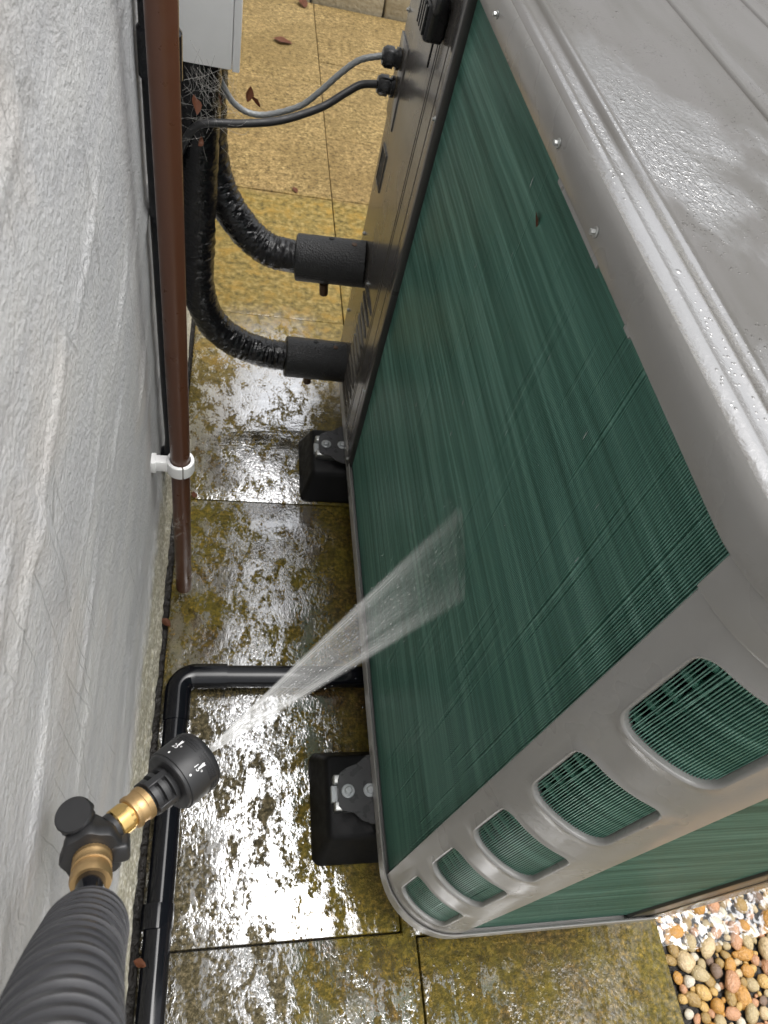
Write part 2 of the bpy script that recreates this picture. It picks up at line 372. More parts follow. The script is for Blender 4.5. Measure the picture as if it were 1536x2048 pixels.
def spline(pts, n=12):
    P = [Vector(p) for p in pts]; P = [P[0] * 2 - P[1]] + P + [P[-1] * 2 - P[-2]]; out = []
    for i in range(1, len(P) - 2):
        for k in range(n):
            t = k / n; a, b, c, d = P[i - 1:i + 3]
            out.append(.5 * ((2 * b) + (c - a) * t + (2 * a - 5 * b + 4 * c - d) * t * t + (3 * b - a - 3 * c + d) * t ** 3))
    out.append(P[-2]); return out
def add_prism(bm, poly, h0, h1, fn):
    """polygon (u,v) extruded between h0 and h1; fn maps (u,v,h) to a point"""
    lo = [bm.verts.new(fn(u, v, h0)) for u, v in poly]; hi = [bm.verts.new(fn(u, v, h1)) for u, v in poly]
    n = len(poly)
    bm.faces.new(lo[::-1]); bm.faces.new(hi)
    for i in range(n): bm.faces.new((lo[i], lo[(i + 1) % n], hi[(i + 1) % n], hi[i]))

# ------------------------------------------------------------------ ground, paving, gravel
bm = bmesh.new()
vs = [bm.verts.new(p) for p in ((-60, -60, -.05), (60, -60, -.05), (60, 60, -.05), (-60, 60, -.05))]; bm.faces.new(vs)
tag(mk('ground', bm, 'ground_far', smooth=False), 'bare earth round the house and paving', 'ground', kind='structure')
bm = bmesh.new(); bmesh.ops.create_grid(bm, x_segments=2, y_segments=2, size=.5)
for v in bm.verts: v.co = Vector((.36 + v.co.x * 1.3, 1.6 + v.co.y * 5.6, -.016))
tag(mk('paving', bm, 'soil_dark', smooth=False), 'wet paved passage of algae-stained buff slabs between wall and unit', 'paving', kind='structure')
paving = bpy.data.objects['paving']
def slab(x0, x1, y0, y1, dz=0., tilt=0.):
    bm = bmesh.new(); add_box(bm, x0, x1, y0, y1, -.045, dz, .0025, 2)
    # slightly chipped, uneven arris
    for v in bm.verts:
        k = noise.noise(v.co * 9) * .0015
        v.co.x += k; v.co.y += noise.noise(v.co * 9 + Vector((5, 3, 1))) * .0015
        if v.co.z > -.01: v.co.z += (v.co.x - (x0 + x1) / 2) * tilt
    o = mk('slab', bm, 'slab_stone', paving); return o
g = .0013
rowsL = [-1.2, .124, .982, 1.635, 2.278, 3.14, 3.985]
rowsR = [-1.2, .116, .986, 1.63, 2.284, 2.70, 3.35, 3.985]
for i in range(len(rowsL) - 1):
    slab(-.088 + random.uniform(-.002, .002), (.342 if i == 0 else .3165) - g, rowsL[i] + g, rowsL[i + 1] - g, random.uniform(-.0015, .0015), random.uniform(-.002, .002))
for i in range(len(rowsR) - 1):
    x0 = .342 if i == 0 else .3165
    slab(x0 + g, .776, rowsR[i] + g, rowsR[i + 1] - g, random.uniform(-.0015, .001), random.uniform(-.002, .002))
for y0, y1 in ((1.63, 2.28), (2.28, 3.1), (3.1, 3.985)): slab(.782, 1.4, y0 + g, y1 - g, random.uniform(-.001, .001))

# far edging of stone blocks
edging = tag(empty('stone_edging', (.9, 4.1, 0)), 'low pale stone edging closing the far end of the paving', 'edging')
def block(x0, x1, y0, y1, z1):
    bm = bmesh.new(); add_box(bm, x0, x1, y0, y1, -.04, z1, .008, 2)
    bmesh.ops.subdivide_edges(bm, edges=bm.edges[:], cuts=2, use_grid_fill=True)
    for v in bm.verts: v.co += Vector((noise.noise(v.co * 14), noise.noise(v.co * 14 + Vector((9, 0, 0))), noise.noise(v.co * 12 + Vector((0, 7, 0))))) * .006
    return child(mk('block', bm, 'kerb_stone'), edging)
for x0, x1, h in ((-.10, .30, .03), (.31, .655, .085), (.665, 1.05, .10), (1.06, 1.5, .09)): block(x0, x1, 4.0, 4.24, h)

# gravel bed
bm = bmesh.new(); bmesh.ops.create_grid(bm, x_segments=30, y_segments=50, size=.5)
for v in bm.verts:
    v.co = Vector((1.28 + v.co.x * 1.0, .55 + v.co.y * 2.14, -.020)); v.co.z += noise.noise(v.co * 30) * .004
gravel = tag(mk('gravel_bed', bm, 'gravel_soil'), 'bed of wet rounded orange and buff pebbles beside the paving', 'gravel', kind='structure')
pms = []
for k in range(8):
    bm = bmesh.new(); bmesh.ops.create_icosphere(bm, subdivisions=2, radius=1)
    off = Vector((k * 7.3, k * 3.1, 0))
    for v in bm.verts:
        d = v.co.normalized(); v.co = d * (1 + .22 * noise.noise(d * 1.1 + off) + .06 * noise.noise(d * 2.6 + off))
    me = bm_mesh('pebble', bm, True, 180); me.materials.append(MAT['pebble']); pms.append(me)
def scatter(x0, x1, y0, y1, rmin, rmax, tries, placed):
    out = []
    for _ in range(tries):
        r = random.uniform(rmin, rmax) if random.random() < .8 else random.uniform(rmin * .6, rmin)
        x, y = random.uniform(x0, x1), random.uniform(y0, y1)
        if x - r < .779: continue
        if all((x - q[0]) ** 2 + (y - q[1]) ** 2 > (.80 * (r + q[2])) ** 2 for q in placed):
            placed.append((x, y, r)); out.append((x, y, r))
    return out
def pebble_matrix(x, y, r):
    s = Vector((r * random.uniform(.95, 1.35), r * random.uniform(.85, 1.05), r * random.uniform(.55, .8)))
    rot = Matrix.Rotation(random.uniform(0, 6.28), 4, 'Z') @ Matrix.Rotation(random.uniform(-.3, .3), 4, 'X')
    return Matrix.Translation((x, y, -.014 + s.z * .55 + random.uniform(-.003, .004))) @ rot @ Matrix.Diagonal((*s, 1))
pl = []
for (x, y, r) in scatter(.779, 1.07, -.13, .24, .0105, .0170, 9000, pl)[:300]:
    o = bpy.data.objects.new('pebble', random.choice(pms)); COL.objects.link(o); o.parent = gravel; o.matrix_world = pebble_matrix(x, y, r)
for (x, y, r) in scatter(.779, 1.07, -.13, .24, .005, .009, 14000, pl)[:130]:
    o = bpy.data.objects.new('pebble', random.choice(pms)); COL.objects.link(o); o.parent = gravel; o.matrix_world = pebble_matrix(x, y, r)
rest = scatter(.779, 1.6, -.45, .6, .010, .016, 3500, pl)
bm = bmesh.new()
for (x, y, r) in rest:
    n0 = len(bm.verts); bm.from_mesh(pms[random.randrange(8)]); bm.verts.ensure_lookup_table()
    bmesh.ops.transform(bm, matrix=pebble_matrix(x, y, r), verts=bm.verts[n0:])
o = mk('pebble_spread', bm, 'pebble', gravel); o['kind'] = 'stuff'

# puddle standing among the pebbles
bm = bmesh.new(); cx, cy = .875, .115; ring = []
for k in range(72):
    A = 2 * math.pi * k / 72; d = Vector((math.cos(A), math.sin(A), 0))
    rr = 1 + .35 * noise.noise(d * 1.4 + Vector((3, 1, 4))) + .16 * noise.noise(d * 5)
    ring.append(bm.verts.new((cx + d.x * .155 * rr, cy + d.y * .062 * rr, -.0015)))
bm.faces.new(ring)
bmesh.ops.triangulate(bm, faces=bm.faces)
tag(mk('puddle', bm, 'water_film', smooth=False), 'shallow white-glinting puddle standing among the pebbles', 'puddle', kind='stuff')

# ------------------------------------------------------------------ house wall
XW = -.107
def wall_x(y, z):
    p = Vector((0, y, z))
    d = .0030 * noise.noise(p * 2.6) + .0010 * noise.noise(Vector((0, y * 6, z * 14)))
    # smeared trowel ridges
    q = Vector((0, y * 5 + z * 1.6, z * 30 - y * 9)); k = noise.noise(q + Vector((0, 0, 3.3)))
    d += .0055 * max(0, k - .36) * 2.2
    q = Vector((1, y * 26 + z * 4, z * 4)); k = noise.noise(q); d += .0040 * max(0, k - .38) * 2.2
    d += .0012 * noise.noise(p * 45) * max(0, .3 + noise.noise(p * 6))
    lip = max(0, min(1, (.30 - z) / .06)); d += .004 * lip * lip * (3 - 2 * lip)
    d += lip * (.0030 * noise.noise(p * 75) + .0025 * noise.noise(p * 22))
    lip = max(0, min(1, (.10 - z) / .07)); d += .004 * lip
    return XW + d
bm = bmesh.new()
ys = [-1.6 + .1 * i for i in range(15)] + [-.1 + .0042 * i for i in range(262)] + [1.0 + .05 * i for i in range(62)]
zs = [.030 + .005 * i for i in range(24)] + [.15 + .0075 * i for i in range(150)] + [1.275 + .1 * i for i in range(26)]
grid = []
for y in ys:
    row = []
    for j, z in enumerate(zs):
        zz = z + (.006 * noise.noise(Vector((y * 40, 0, 0))) + .008 * noise.noise(Vector((y * 9, 3, 0))) if j == 0 else 0)
        row.append(bm.verts.new((wall_x(y, zz), y, zz)))
    # underside of the render
    row.insert(0, bm.verts.new((XW - .03, y, zs[0] + .002)))
    grid.append(row)
for i in range(len(grid) - 1):
    for j in range(len(grid[0]) - 1): bm.faces.new((grid[i][j], grid[i + 1][j], grid[i + 1][j + 1], grid[i][j + 1]))
wall = mk('house_wall', bm, 'wall_render', angle=180)
tag(wall, 'tall rough grey-white rendered house wall on the left', 'wall')
box('plinth', (XW - .25, XW - .012, -1.6, 4.1, -.05, .04), 'soil_dark', wall, 0)
bm = bmesh.new(); add_box(bm, XW - .25, XW - .03, -1.6, 4.1, .045, 3.87)
mk('core', bm, 'wall_render', wall, smooth=False)

# ------------------------------------------------------------------ heat pump
hp = tag(empty('heat_pump', (.5, .75, 0)), 'grey heat pump outdoor unit with dark green finned coil', 'heat pump')
def P(o): return child(o, hp)
XB = .276; CX, CY = .372, .205            # coil face, centre of the rounded corner
ZB, ZS = .112, 1.030
# plan outlines ----------------------------------------------------------
def outline(rad, y_end=1.395, x_end=.735, n=18, far=True):
    """open path: back face (far end) -> corner -> end face; rad = outer radius about the corner centre"""
    pts = [(CX - rad, y_end)]
    for k in range(n + 1):
        A = math.pi / 2 * k / n; pts.append((CX - rad * math.cos(A), CY - rad * math.sin(A)))
    pts.append((x_end, CY - rad)); return pts
def ring_outline(rad, n=14, x1=.74, y1=1.40, r2=.02):
    pts = []
    def arc(cx, cy, r, a0, a1):
        for k in range(n + 1):
            A = a0 + (a1 - a0) * k / n; pts.append((cx + r * math.cos(A), cy + r * math.sin(A)))
    off = rad - .104; x1 += off; y1 += off; rr = max(.004, r2 + off)
    arc(CX, CY, rad, math.pi, 1.5 * math.pi)
    arc(x1 - .05 - off + .0, CY - rad + (.05 + off), .05 + off, 1.5 * math.pi, 2 * math.pi)
    arc(x1 - rr, y1 - rr, rr, 0, .5 * math.pi)
    arc(CX - rad + rr, y1 - rr, rr, .5 * math.pi, math.pi)
    return pts
def loft(bm, loops, cap0=True, cap1=True):
    L = [[bm.verts.new(p) for p in lp] for lp in loops]; n = len(L[0])
    for i in range(len(L) - 1):
        for k in range(n): bm.faces.new((L[i][k], L[i][(k + 1) % n], L[i + 1][(k + 1) % n], L[i + 1][k]))
    if cap0: bm.faces.new(L[0][::-1])
    if cap1: bm.faces.new(L[-1])
# base tray: shallow pan with upstanding rim
bm = bmesh.new()
prof = [(.098, .100), (.103, .096), (.1055, .100), (.1055, .1285), (.104, .130), (.1025, .1285), (.1025, .112), (.09, .110)]
loft(bm, [[(x, y, z) for x, y in ring_outline(r)] for r, z in prof])
P(mk('base_tray', bm, 'grey_paint', angle=30))
# coil ---------------------------------------------------------------------
def coil_at(s, rad):
    """position, outward normal, tangent at arc length s (measured on the face radius .096); s=0 at the far end"""
    Ls = 1.018 - CY; La = .096 * math.pi / 2
    if s < Ls: return Vector((CX - rad, 1.018 - s, 0)), Vector((-1, 0, 0)), Vector((0, -1, 0))
    if s < Ls + La:
        A = (s - Ls) / .096
        n = Vector((-math.cos(A), -math.sin(A), 0)); return Vector((CX, CY, 0)) + n * rad, n, Vector((math.sin(A), -math.cos(A), 0))
    return Vector((CX + s - Ls - La, CY - rad, 0)), Vector((0, -1, 0)), Vector((1, 0, 0))
S_END = (1.018 - CY) + .096 * math.pi / 2 + .288
PITCH = .00228
nf = int(S_END / PITCH); NZ = 26
bends = []
for k in range(190):
    f = random.randrange(nf); z0 = random.uniform(.2, 1.0)
    if f > 440: continue
    bends.append((f, z0, random.uniform(.02, .16), random.choice((-1, 1)) * random.uniform(.0006, .0014), random.choice((1, 1, 1, 2, 3, 4))))
bd = {}
for f, z0, ln, am, wd in bends:
    for q in range(wd): bd.setdefault(f + q, []).append((z0, ln, am))
verts, faces = [], []
for i in range(nf):
    s = i * PITCH; p, n, t = coil_at(s, .096)
    ph = random.uniform(-.00012, .00012); th = .00019
    b0 = len(verts)
    for j in range(NZ + 1):
        z = .118 + (1.045 - .118) * j / NZ
        lat = ph + .00018 * noise.noise(Vector((i * .21, z * 11, 0)))
        for (z0, ln, am) in bd.get(i, ()):
            u = abs(z - z0) / ln
            if u < 1: lat += am * (1 - u * u)
        dep = .0006 * noise.noise(Vector((i * .03, z * 5, 7)))
        f0 = p + n * dep; bk = p - n * .022
        verts += [(*(f0 + t * (lat - 2 * th)).xy, z), (*(f0 + t * (lat + 2 * th)).xy, z), (*(bk - t * th).xy, z), (*(bk + t * th).xy, z)]
    for j in range(NZ):
        a0 = b0 + 4 * j; a1 = a0 + 4
        faces += [(a0, a0 + 1, a1 + 1, a1), (a0 + 2, a0, a1, a1 + 2), (a0 + 1, a0 + 3, a1 + 3, a1 + 1)]
me = bpy.data.meshes.new('coil'); me.from_pydata(verts, [], faces); me.update()
me.materials.append(MAT['coil_green'])
coil = P(bpy.data.objects.new('coil', me)); COL.objects.link(coil)
coil['label'] = 'dark green coil of fine upright fins'; coil['kind'] = 'stuff'
k = 0; z = .148
while z < 1.03:
    pth = []
    for s in [0, .4, .78] + [.813 + .0151 * q for q in range(11)] + [1.1, S_END]:
        p, n, t = coil_at(s, .096); q = p - n * .0092; pth.append((q.x, q.y, z))
    o = tube('coil_tube', pth, .0047, 'tube_green', None, 8); o.parent = coil
    z += .0235
bm = bmesh.new()
for k in range(90):
    y, z = random.uniform(.22, .95), random.uniform(.3, 1.02); r = random.uniform(.0003, .0007)
    bmesh.ops.create_icosphere(bm, subdivisions=1, radius=1, matrix=Matrix.Translation((CX - .0962, y, z)) @ Matrix.Diagonal((r * .7, r, r * random.choice((1, 1.5, 2, 9)), 1)))
o = mk('water_drop', bm, 'water_drop'); o.parent = coil; o.matrix_parent_inverse = coil.matrix_basis.inverted(); o['kind'] = 'stuff'
# dark interior behind the coil
bm = bmesh.new(); loft(bm, [[(x, y, z) for x, y in [(CX - .070, 1.39), (CX - .070, CY)] + [(CX - .07 * math.cos(A), CY - .07 * math.sin(A)) for A in (.3, .6, .9, 1.2)] + [(CX, CY - .07), (.70, CY - .07), (.70, 1.39)]] for z in (.114, 1.05)])
P(mk('inner_casing', bm, 'interior_dark', angle=30))
# corner post with slots ------------------------------------------------------
RP = .1015
def post_pt(u, z, d=0.):           # u: arc length from theta=0 on RP; <0 runs along the back, >quarter runs along the end
    La = RP * math.pi / 2
    if u < 0: return Vector((CX - RP - d, CY - u, z))
    if u > La: return Vector((CX + u - La, CY - RP - d, z))
    A = u / RP; return Vector((CX - (RP + d) * math.cos(A), CY - (RP + d) * math.sin(A), z))
U0, U1 = RP * R(9.5), RP * R(90) + .006
SU0, SU1 = RP * R(25.5), RP * R(69.5)
slots = [(.168 + .1705 * k, .168 + .1705 * k + .113) for k in range(5)]
bm = bmesh.new()
def rrect(u0, u1, z0, z1, r, n):
    pts = []
    for cu, cz, a0 in ((u1 - r, z1 - r, 0), (u0 + r, z1 - r, 90), (u0 + r, z0 + r, 180), (u1 - r, z0 + r, 270)):
        for k in range(n + 1):
            A = R(a0 + 90 * k / n); pts.append((cu + r * math.cos(A), cz + r * math.sin(A), ))
    return pts
def densify(pts, step=.006):
    out = []
    for i in range(len(pts)):
        a, b = Vector(pts[i]), Vector(pts[(i + 1) % len(pts)]); m = max(1, int((b - a).length / step))
        for k in range(m): out.append(a.lerp(b, k / m))
    return out
cells = []
zlo = ZB + .004
for i, (z0, z1) in enumerate(slots):
    za = zlo if i == 0 else (slots[i - 1][1] + z0) / 2
    zb_ = 1.045 if i == 4 else (z1 + slots[i + 1][0]) / 2
    inner = densify(rrect(SU0, SU1, z0, z1, .016, 5), .006)
    cu, cz = (SU0 + SU1) / 2, (z0 + z1) / 2
    outer = []
    for q in inner:                # project outwards onto the cell rectangle
        dx, dz = q.x - cu, q.y - cz
        sc = min(((U1 - cu) / dx) if dx > 1e-6 else ((U0 - cu) / dx if dx < -1e-6 else 1e9), ((zb_ - cz) / dz) if dz > 1e-6 else ((za - cz) / dz if dz < -1e-6 else 1e9))
        outer.append((cu + dx * sc, cz + dz * sc))
    # snap the nearest ring points to the four corners
    for cor in ((U0, za), (U1, za), (U1, zb_), (U0, zb_)):
        j = min(range(len(outer)), key=lambda t: (outer[t][0] - cor[0]) ** 2 + (outer[t][1] - cor[1]) ** 2); outer[j] = cor
    n = len(inner); rings = []
    levels = [(1.0, 0., None), (.66, 0., None), (.33, 0., None), (.0, 0., .0016), (0., .0004, .0024), (0., .0007, .0032), (0., .0005, .0041), (0., -.0003, .0050), (0., -.0016, .0055), (0., -.0045, .0056), (0., -.0085, .0056)]
    for (t, d, ins) in levels:
        ring = []
        for q in range(n):
            iu, iz = inner[q].x, inner[q].y
            grow = .0056 - (ins or 0.)                      # lip rolls inwards from a slightly larger opening
            du, dz = iu - cu, iz - cz; L_ = math.hypot(du, dz)
            iu2, iz2 = iu + du / L_ * grow, iz + dz / L_ * grow
            u = iu2 + (outer[q][0] - iu2) * t; zz = iz2 + (outer[q][1] - iz2) * t
            ring.append(bm.verts.new(post_pt(u, zz, d)))
        rings.append(ring)
    for r_ in range(len(rings) - 1):
        for q in range(n): bm.faces.new((rings[r_][q], rings[r_][(q + 1) % n], rings[r_ + 1][(q + 1) % n], rings[r_ + 1][q]))
bmesh.ops.remove_doubles(bm, verts=bm.verts, dist=.00004)
# folded returns along both long edges
for uu, sgn in ((U0, -1), (U1, 1)):
    prev = None
    for k in range(25):
        z = zlo + (1.045 - zlo) * k / 24
        ring = [bm.verts.new(post_pt(uu + sgn * du, z, d)) for du, d in ((0, 0.0), (.0012, -.0008), (.0016, -.0022), (.0012, -.006))]
        if prev:
            for q in range(3): bm.faces.new((prev[q], prev[q + 1], ring[q + 1], ring[q]))
        prev = ring
P(mk('corner_post', bm, 'grey_paint', angle=60))
# collar closing the post under the roof
bm = bmesh.new(); us = [U0 - .001 + (U1 - U0 + .22) * k / 40 for k in range(41)]; lo = []
prof = [(.0002, .9925), (.0022, .990), (.0032, .9925), (.0032, 1.04), (.0002, 1.04)]
loops = [[post_pt(u, z, d) for d, z in prof] for u in us]
loft(bm, loops); P(mk('post_collar', bm, 'grey_paint', angle=40))
# roof -------------------------------------------------------------------------
ROFF = .1085
bm = bmesh.new()
prof = [(-.001, 1.0285), (.0, 1.0270), (.0012, 1.0285), (.0012, 1.052), (.0004, 1.0585), (-.0025, 1.0635), (-.007, 1.0665), (-.012, 1.0672), (-.0155, 1.0660), (-.0180, 1.0640), (-.0305, 1.0636),
        (-.0325, 1.0650), (-.0350, 1.0676), (-.0385, 1.0684), (-.0420, 1.0672), (-.0445, 1.0654), (-.052, 1.0650)]
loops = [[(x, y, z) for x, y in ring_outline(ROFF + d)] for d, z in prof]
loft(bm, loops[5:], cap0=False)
roof = P(mk('roof', bm, 'grey_paint_dimmed', angle=40))
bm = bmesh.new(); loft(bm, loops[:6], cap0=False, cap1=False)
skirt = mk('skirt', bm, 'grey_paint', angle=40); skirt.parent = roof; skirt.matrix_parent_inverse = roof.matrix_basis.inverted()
def rib(x0, x1):
    bm = bmesh.new()
    pr = [(0, -.0012), (.002, .0010), (.0045, .0022), (.0075, .0018), (x1 - x0 - .0075, .0018), (x1 - x0 - .0045, .0022), (x1 - x0 - .002, .0010), (x1 - x0, -.0012)]
    loops = []
    for y in (.19, .196, .21, 1.30, 1.315, 1.32):
        k = 0 if y in (.19, 1.32) else 1
        loops.append([(x0 + u, y, 1.0652 + (h if k else -.0013)) for u, h in pr])
    loft(bm, loops); o = mk('roof_rib', bm, 'grey_paint_dimmed', angle=50); o.parent = roof; o.matrix_parent_inverse = roof.matrix_basis.inverted(); return o
rib(.486, .516); rib(.62, .65)
bm = bmesh.new()    # thin folded seam line beside the rib
def bolt(x, y, z, axis, r=.004, mat='galvanised', parent=None, name='screw', h=.003, washer=True):
    bm = bmesh.new(); ax = Vector(axis)
    O = Vector((x, y, z))
    if washer: add_lathe(bm, O, ax, [(0, r * 1.65), (h * .25, r * 1.65), (h * .38, r * 1.45)], 20)
    add_lathe(bm, O + ax * h * .3, ax, [(0, r), (h * .8, r), (h, r * .75)], 6)
    o = mk(name, bm, mat, angle=25)
    return child(o, hp) if parent is None else o
for y, z in ((.586, 1.044), (.463, 1.040), (.86, 1.043)):
    o = bolt(CX - ROFF - .0014, y, z, (-1, 0, 0), .0026, parent=roof, h=.004); o.parent = roof
# drip tabs along the lower edge of the roof skirt
for y0, y1, dz in ((.44, .56, .004), (.36, .372, .003)):
    bm = bmesh.new(); add_box(bm, CX - ROFF - .0012, CX - ROFF + .001, y0, y1, 1.0285 - dz, 1.030, .0004, 1)
    o = mk('skirt_tab', bm, 'grey_paint'); o.parent = roof
# rear service panel, channel, louvres ---------------------------------------------
bm = bmesh.new()
# ribbed vertical sheet: profile along y, raised creases
def prof_panel():
    ys_ = [1.036, 1.05, 1.0515, 1.054, 1.0555, 1.10, 1.1015, 1.1045, 1.106, 1.112, 1.1135, 1.1165, 1.118, 1.25, 1.375, 1.385, 1.391, 1.395]
    d = [.004, .004, .0015, .0015, .004, .004, .0015, .0015, .004, .004, .0015, .0015, .004, .004, .004, .003, -.001, -.01]
    return list(zip(ys_, d))
pp = prof_panel(); prev = None
hole = None
for z in [ZB + .006, .2, .45, .62, .8, 1.045]:
    row = [bm.verts.new((CX - .104 + .004 - d + .0, y, z)) for y, d in pp]
    if prev:
        for q in range(len(pp) - 1): bm.faces.new((prev[q], prev[q + 1], row[q + 1], row[q]))
    prev = row
panel = P(mk('service_panel', bm, 'panel_paint', angle=30))
XP = CX - .104
box('channel', (XP - .004, XP + .012, 1.002, 1.020, ZB + .006, 1.04), 'dark_channel', None, .0015); P(bpy.data.objects['channel'])
box('channel_lip', (XP - .0015, XP + .012, 1.0205, 1.0345, ZB + .006, 1.04), 'dark_channel', None, .0012); P(bpy.data.objects['channel_lip'])
for k in range(11):
    zc = .145 + .0285 * k
    bm = bmesh.new(); L = .060; n = 14; loops = []
    for q in range(n + 1):
        u = -1 + 2 * q / n; wv = math.sqrt(max(0.0, 1 - u ** 6)) * .0062 + .0004; y = 1.185 + u * L
        loops.append([(XP - .0002, y, zc - wv), (XP - .0038 * (1 - u ** 8) - .0003, y, zc - wv * .25), (XP - .0026 * (1 - u ** 8) - .0003, y, zc + wv * .5), (XP - .0002, y, zc + wv)])
    loft(bm, loops); o = mk('louvre', bm, 'panel_paint', angle=50); o.parent = panel; o.matrix_parent_inverse = panel.matrix_world.inverted(); o.parent = panel
# finger recess: dark pocket in a thin frame
bm = bmesh.new()
for b in ((1.300, 1.352, .655, .658), (1.300, 1.352, .585, .588), (1.300, 1.303, .588, .655), (1.349, 1.352, .588, .655)): add_box(bm, XP - .0022, XP + .002, b[0], b[1], b[2], b[3], .0006, 1)
o = mk('recess_frame', bm, 'panel_paint'); o.parent = panel
o = box('finger_recess', (XP - .0008, XP + .01, 1.303, 1.349, .588, .655), 'interior_dark', None, 0); o.parent = panel
for (y, z) in ((1.011, .862), (1.011, .339), (1.011, .135), (1.36, .46), (1.36, .26), (1.37, .145), (1.375, .87), (1.215, .44), (1.225, .30)):
    xx = XP - .0042 if y < 1.02 else XP - .0003
    bolt(xx, y, z, (-1, 0, 0), .0028, h=.003)
# cable entry: backing plate, two glands
o = box('gland_plate', (XP - .002, XP + .001, 1.305, 1.388, .70, .835), 'panel_paint', None, .0015); o.parent = panel
for z in (.803, .757):
    gl_ = lathe('cable_gland', (XP - .004, 1.35, z), (-1, 0, 0), [(0, .0175), (.006, .0175), (.0062, .0135), (.011, .0135), (.0112, .0165), (.024, .0165), (.030, .013), (.0315, .0075)], 'gland_black', None, 24, lambda i, k, r: r * (1 + .045 * (1 if (k // 2) % 2 else -1)) if i in (4, 5) else r)
    gl_.parent = panel
# black plastic strap clip near the top
cl = empty('strap_clip_holder')
bpy.data.objects.remove(cl)
bm = bmesh.new()
add_box(bm, XP - .030, XP - .0005, 1.085, 1.150, .925, .972, .006, 3)
add_box(bm, XP - .026, XP - .006, 1.075, 1.16, .962, .985, .005, 2)
for k in range(4): add_box(bm, XP - .033, XP - .029, 1.090 + k * .015, 1.098 + k * .015, .932, .968, .0012, 1)
add_box(bm, XP - .036, XP - .024, 1.10, 1.135, .978, .99, .003, 2)
P(mk('strap_clip', bm, 'gland_black'))
bm = bmesh.new(); add_box(bm, XP - .009, XP - .006, 1.114, 1.120, .885, .93, .0008, 1); o = mk('strap_tail', bm, 'gland_black'); o.parent = bpy.data.objects['strap_clip']; o.matrix_parent_inverse = Matrix.Translation(hp.location).inverted() if False else Matrix()
o.matrix_parent_inverse = bpy.data.objects['strap_clip'].matrix_basis.inverted()
# far side, front and end casing
box('side_casing', (XP + .012, .735, 1.376, 1.396, ZB + .006, 1.04), 'panel_paint', None, .003); P(bpy.data.objects['side_casing'])
box('end_channel', (.655, .690, CY - .1005, CY - .07, ZB + .006, 1.04), 'dark_channel', None, .002); P(bpy.data.objects['end_channel'])
box('end_panel', (.6915, .7345, CY - .1018, CY - .06, ZB + .006, 1.04), 'panel_paint', None, .003); P(bpy.data.objects['end_panel'])
box('front_casing', (.702, .7395, CY - .0585, 1.374, ZB + .006, 1.04), 'grey_paint', None, .003); P(bpy.data.objects['front_casing'])
# mounting brackets below the tray
def bracket(yc):
    bm = bmesh.new()
    out = [(.29, -.062), (.262, -.058), (.244, -.044), (.226, -.038), (.214, -.030), (.210, -.018), (.210, .022), (.216, .030), (.234, .034), (.246, .046), (.262, .052), (.29, .054)]
    add_prism(bm, [(x, yc - v) for x, v in out], .0925, .0955, lambda u, v, h: Vector((u, v, h)))
    o = P(mk('mounting_bracket', bm, 'bracket_grey', angle=30))
    for xx, nm in ((.226, 'bolt'), (.263, 'bolt')):
        b = bolt(xx, yc, .0956, (0, 0, 1), .0068, 'zinc_grey', parent=o, name=nm, h=.006); b.parent = o; b.matrix_parent_inverse = Matrix(); 
        b.matrix_parent_inverse = o.matrix_basis.inverted() @ Matrix.Translation((0, 0, 0))
        b.parent = o
    return o
brs = [bracket(1.085), bracket(.322)]

# ------------------------------------------------------------------ rubber feet
def foot(yc, label):
    e = tag(empty('rubber_foot', (.45, yc, 0)), label, 'foot block', 'rubber feet under the unit')
    bm = bmesh.new()
    def rect(x0, x1, dy, z, r, n=5):
        pts = []
        for cx_, cy_, a0 in ((x1 - r, yc + dy - r, 0), (x0 + r, yc + dy - r, 90), (x0 + r, yc - dy + r, 180), (x1 - r, yc - dy + r, 270)):
            for k in range(n + 1):
                A = R(a0 + 90 * k / n); pts.append((cx_ + r * math.cos(A), cy_ + r * math.sin(A), z))
        return pts
    loft(bm, [rect(.176, .70, .093, .0, .016), rect(.175, .701, .094, .003, .016), rect(.177, .699, .092, .007, .016), rect(.192, .684, .070, .062, .012), rect(.195, .681, .066, .070, .010), rect(.199, .677, .061, .0735, .008)])
    child(mk('body', bm, 'foot_rubber', angle=50), e)
    for s, nm in ((-1, 'rail'), (1, 'rail')):
        bm = bmesh.new(); add_box(bm, .203, .66, yc + s * .0215 - .0075, yc + s * .0215 + .0075, .072, .092, .003, 3); child(mk(nm, bm, 'galvanised'), e)
    bm = bmesh.new(); add_box(bm, .200, .66, yc - .0135, yc + .0135, .070, .082, .001, 1); child(mk('channel_floor', bm, 'zinc_grey'), e)
    return e
foot(1.085, 'black rubber foot block beside the lower insulated pipe, under the far end')
foot(.322, 'black rubber foot block beside the nozzle, under the near corner of the unit')

